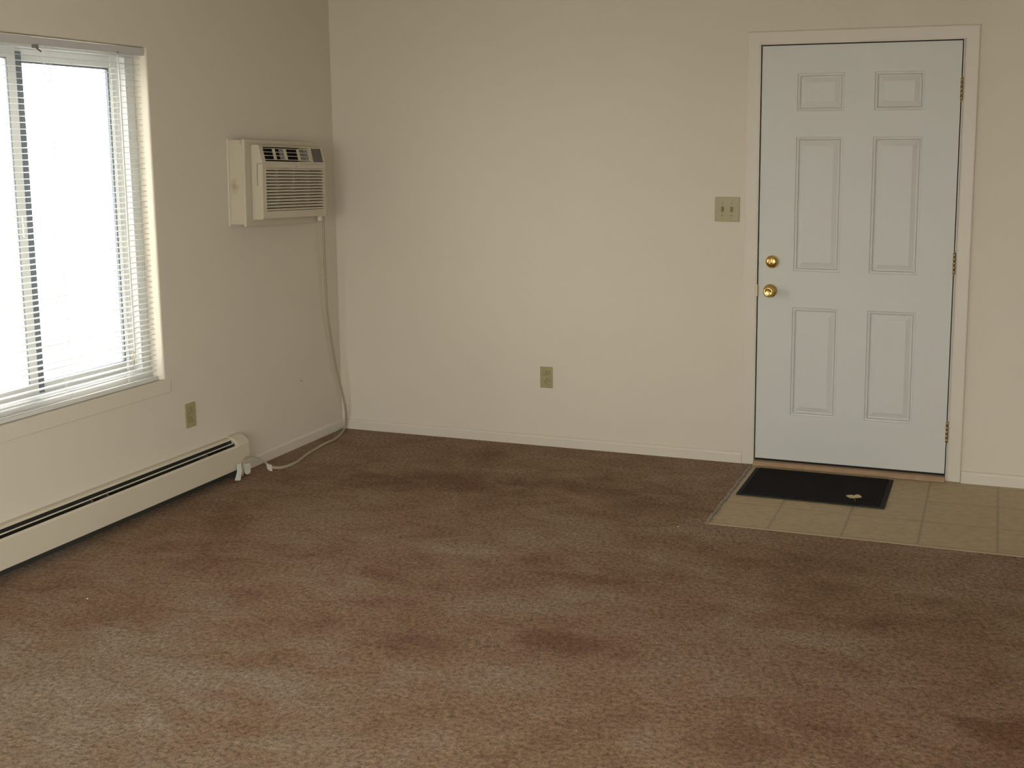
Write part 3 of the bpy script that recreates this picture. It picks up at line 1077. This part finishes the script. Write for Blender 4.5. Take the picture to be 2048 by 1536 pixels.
for yy in (-1.283, -1.93, -2.02, -2.55, -3.2, -3.9):
    b = bmesh.new()
    box(b, 0.005, 0.064, yy - 0.003, yy + 0.003, 0.150, 0.166)
    box(b, 0.049, 0.0545, yy - 0.004, yy + 0.004, 0.165, 0.178)
    hpart('bracket', b, M['steel'])
# end cap
cap = [(0.0005, 0.003), (0.0725, 0.003), (0.0725, 0.160), (0.066, 0.1715), (0.050, 0.186), (0.034, 0.198), (0.022, 0.2025), (0.0005, 0.2035)]
cap = [(0.0005, 0.012), (0.066, 0.012), (0.0703, 0.030), (0.0703, 0.160)] + cap[3:]
hpart('end_cap', extrude_profile(cap, HY1 - 0.002, -0.978, 'y'), M['enamel'], bevel=0.0012)

# ------------------------------------------------------------------ electrical plates


def screw(y, x, z, parent, m):
    b = lathe([(0, 0.0), (0.0034, 0.0), (0.003, 0.0012), (0, 0.0016)], 14)
    bmesh.ops.translate(b, verts=b.verts[:], vec=(x, y, z))
    return obj('screw', b, m, parent, smooth=True)


def outlet(name, loc, rotz, label):
    t = tag(empty(name, loc, (0, 0, rotz)), label, 'power outlet', 'duplex outlets')
    w, h = 0.070, 0.1145
    pl = slab(lambda x, z, d: (x, d, z), [-w / 2, -0.017, 0.017, w / 2], [-h / 2, -0.0345, -0.0060, 0.0060, 0.0345, h / 2],
              lambda x, z: abs(x) < 0.017 and 0.006 < abs(z) < 0.0345, -0.0055, 0.0)
    obj('cover_plate', pl, M['almond'], t, bevel=0.0018)
    for s in (-1, 1):
        zc = s * 0.0203
        b = bmesh.new()
        pf = []
        for k in range(24):
            a = 2 * math.pi * k / 24
            pf.append((0.0168 * math.cos(a), zc + max(-0.0138, min(0.0138, 0.0168 * math.sin(a)))))
        A = [b.verts.new((p, -0.0066, q_)) for p, q_ in pf]
        B = [b.verts.new((p, -0.0005, q_)) for p, q_ in pf]
        for k in range(24):
            b.faces.new([A[k], A[(k + 1) % 24], B[(k + 1) % 24], B[k]])
        b.faces.new(A)
        b.faces.new(B[::-1])
        rc = obj('receptacle', b, M['almond'], t)
        sb = bmesh.new()
        for xx, hh in ((-0.0064, 0.0046), (0.0064, 0.0040)):
            box(sb, xx - 0.0013, xx + 0.0013, -0.0070, -0.0060, zc - 0.0035 - hh, zc - 0.0035 + hh)
        g = lathe([(0.0, 0.0060), (0.0028, 0.0060), (0.0028, 0.0070), (0, 0.0070)], 14)
        bmesh.ops.translate(g, verts=g.verts[:], vec=(0, 0, zc + 0.0075))
        obj('slot', join(sb, g), M['slot'], rc)
    screw(-0.0055, 0, 0, t, M['almond'])
    return t


outlet('power_outlet', (1.2545, 0.0, 0.3735), 0, 'almond duplex outlet low on the back wall, between corner and door')
outlet('power_outlet', (0.0, -1.3195, 0.3675), rad(90), 'almond duplex outlet on the left wall above the baseboard heater')

sw_ = tag(empty('light_switch', (2.2185, 0, 1.2805)), 'almond double toggle light switch on the wall left of the door', 'light switch')
w, h = 0.123, 0.121
pl = slab(lambda x, z, d: (x, d, z), [-w / 2, -0.0285, -0.0175, 0.0175, 0.0285, w / 2], [-h / 2, -0.012, 0.012, h / 2],
          lambda x, z: 0.0175 < abs(x) < 0.0285 and abs(z) < 0.012, -0.0055, 0.0)
obj('cover_plate', pl, M['almond'], sw_, bevel=0.0018)
for s, up in ((-1, 1), (1, 1)):
    b = bmesh.new()
    cx = s * 0.023
    vs_ = [(-0.0004, -0.0115), (-0.0035, -0.0115), (-0.0065, -0.004), (-0.0165, 0.0065), (-0.0165, 0.0105), (-0.0120, 0.0115), (-0.0004, 0.0115)]
    bb = extrude_profile(vs_, cx - 0.0048, cx + 0.0048, 'x')
    obj('toggle', bb, M['almond'], sw_, bevel=0.0008)
    obj('toggle_recess', mesh_box(cx - 0.0055, cx + 0.0055, -0.0012, -0.0002, -0.0119, 0.0119), M['slot'], sw_)
    for zz in (-0.0302, 0.0302):
        screw(-0.0055, cx, zz, sw_, M['brass_dull'])

# ------------------------------------------------------------------ doormat, leaf, specks
mt = tag(empty('doormat', (2.734, -0.312, 0.0)), 'black rectangular doormat lying on the tan vinyl before the door', 'doormat')
mt.rotation_euler = (0, 0, rad(-0.2))
hw_, hd = 0.333, 0.229
obj('mat_surface', mesh_box(-hw_ + 0.020, hw_ - 0.022, -hd + 0.004, hd - 0.004, -0.0015, 0.0085), M['fibre'], mt, bevel=0.002)
obj('rubber_border', slab(lambda x, y, d: (x, y, d), [-hw_, -hw_ + 0.020, hw_ - 0.022, hw_], [-hd, -hd + 0.004, hd - 0.004, hd],
                          lambda x, y: -hw_ + 0.020 < x < hw_ - 0.022 and abs(y) < hd - 0.004, -0.0018, 0.005), M['rubber'], mt, bevel=0.001)
# two-lobed fan of a dry leaf with its stalk
lf = bmesh.new()
out = []
n_ = 40
for k in range(n_):
    a = rad(-200 + 220 * k / (n_ - 1))
    pass
prof = [(-0.036, 0.003), (-0.033, 0.011), (-0.028, 0.018), (-0.020, 0.0265), (-0.013, 0.028), (-0.007, 0.024), (-0.003, 0.016), (0.001, 0.019), (0.004, 0.027), (0.011, 0.030),
        (0.018, 0.027), (0.025, 0.021), (0.031, 0.013), (0.035, 0.001), (0.031, -0.010), (0.024, -0.019), (0.014, -0.027), (0.004, -0.029), (-0.006, -0.026), (-0.016, -0.020), (-0.026, -0.011), (-0.033, -0.004)]


def lz(x, y):
    return 0.0115 + 0.10 * (abs(x) ** 1.0) * 0.06 + 0.0022 * math.sin(x * 90) + 0.9 * y * y


ct = lf.verts.new((0, -0.004, lz(0, -0.004)))
cb = lf.verts.new((0, -0.004, lz(0, -0.004) - 0.0006))
inn_t = [lf.verts.new((x * 0.55, y * 0.55, lz(x * .55, y * .55))) for x, y in prof]
out_t = [lf.verts.new((x, y, lz(x, y))) for x, y in prof]
inn_b = [lf.verts.new((x * 0.55, y * 0.55, lz(x * .55, y * .55) - 0.0006)) for x, y in prof]
out_b = [lf.verts.new((x, y, lz(x, y) - 0.0006)) for x, y in prof]
n_ = len(prof)
for k in range(n_):
    j = (k + 1) % n_
    lf.faces.new([ct, inn_t[k], inn_t[j]])
    lf.faces.new([inn_t[k], out_t[k], out_t[j], inn_t[j]])
    lf.faces.new([cb, inn_b[j], inn_b[k]])
    lf.faces.new([inn_b[k], inn_b[j], out_b[j], out_b[k]])
    lf.faces.new([out_t[k], out_b[k], out_b[j], out_t[j]])
leaf = tag(empty('dry_leaf', (2.922, -0.437, 0.0)), 'small pale tan two-lobed dry leaf lying on the black doormat', 'leaf')
obj('leaf_blade', lf, M['leaf'], leaf)
stk = tube(catmull([(0.004, -0.028, 0.0105), (0.007, -0.040, 0.0100), (0.012, -0.052, 0.0100), (0.014, -0.060, 0.0108)], 4), 0.0009, n=6)
obj('leaf_stalk', stk, M['wood'], leaf)


def speck(x, y, label, r=0.004):
    b = bmesh.new()
    bmesh.ops.create_icosphere(b, subdivisions=2, radius=r)
    for v in b.verts:
        v.co *= 1 + 0.3 * random.uniform(-1, 1)
        v.co.z *= 0.5
    o = obj('lint_speck', b, M['lint'])
    o.location = (x, y, 0.0015)
    return tag(o, label, 'lint', 'white specks on the carpet')


speck(2.267, -1.077, 'tiny white speck of lint on the carpet beside the vinyl corner', 0.0032)
speck(0.477, -2.526, 'tiny white speck of lint on the carpet near the baseboard heater', 0.0034)
nb = lathe([(0, 0.0), (0.0011, 0.0), (0.0011, 0.008), (0.0026, 0.008), (0.0026, 0.0095), (0, 0.0098)], 12)
nail = obj('wall_nail', nb, M['steel'], smooth=True)
nail.location = (0.0, -0.408, 0.353)
nail.rotation_euler = (0, 0, rad(90))
tag(nail, 'tiny metal nail in the left wall beneath the air conditioner', 'nail')
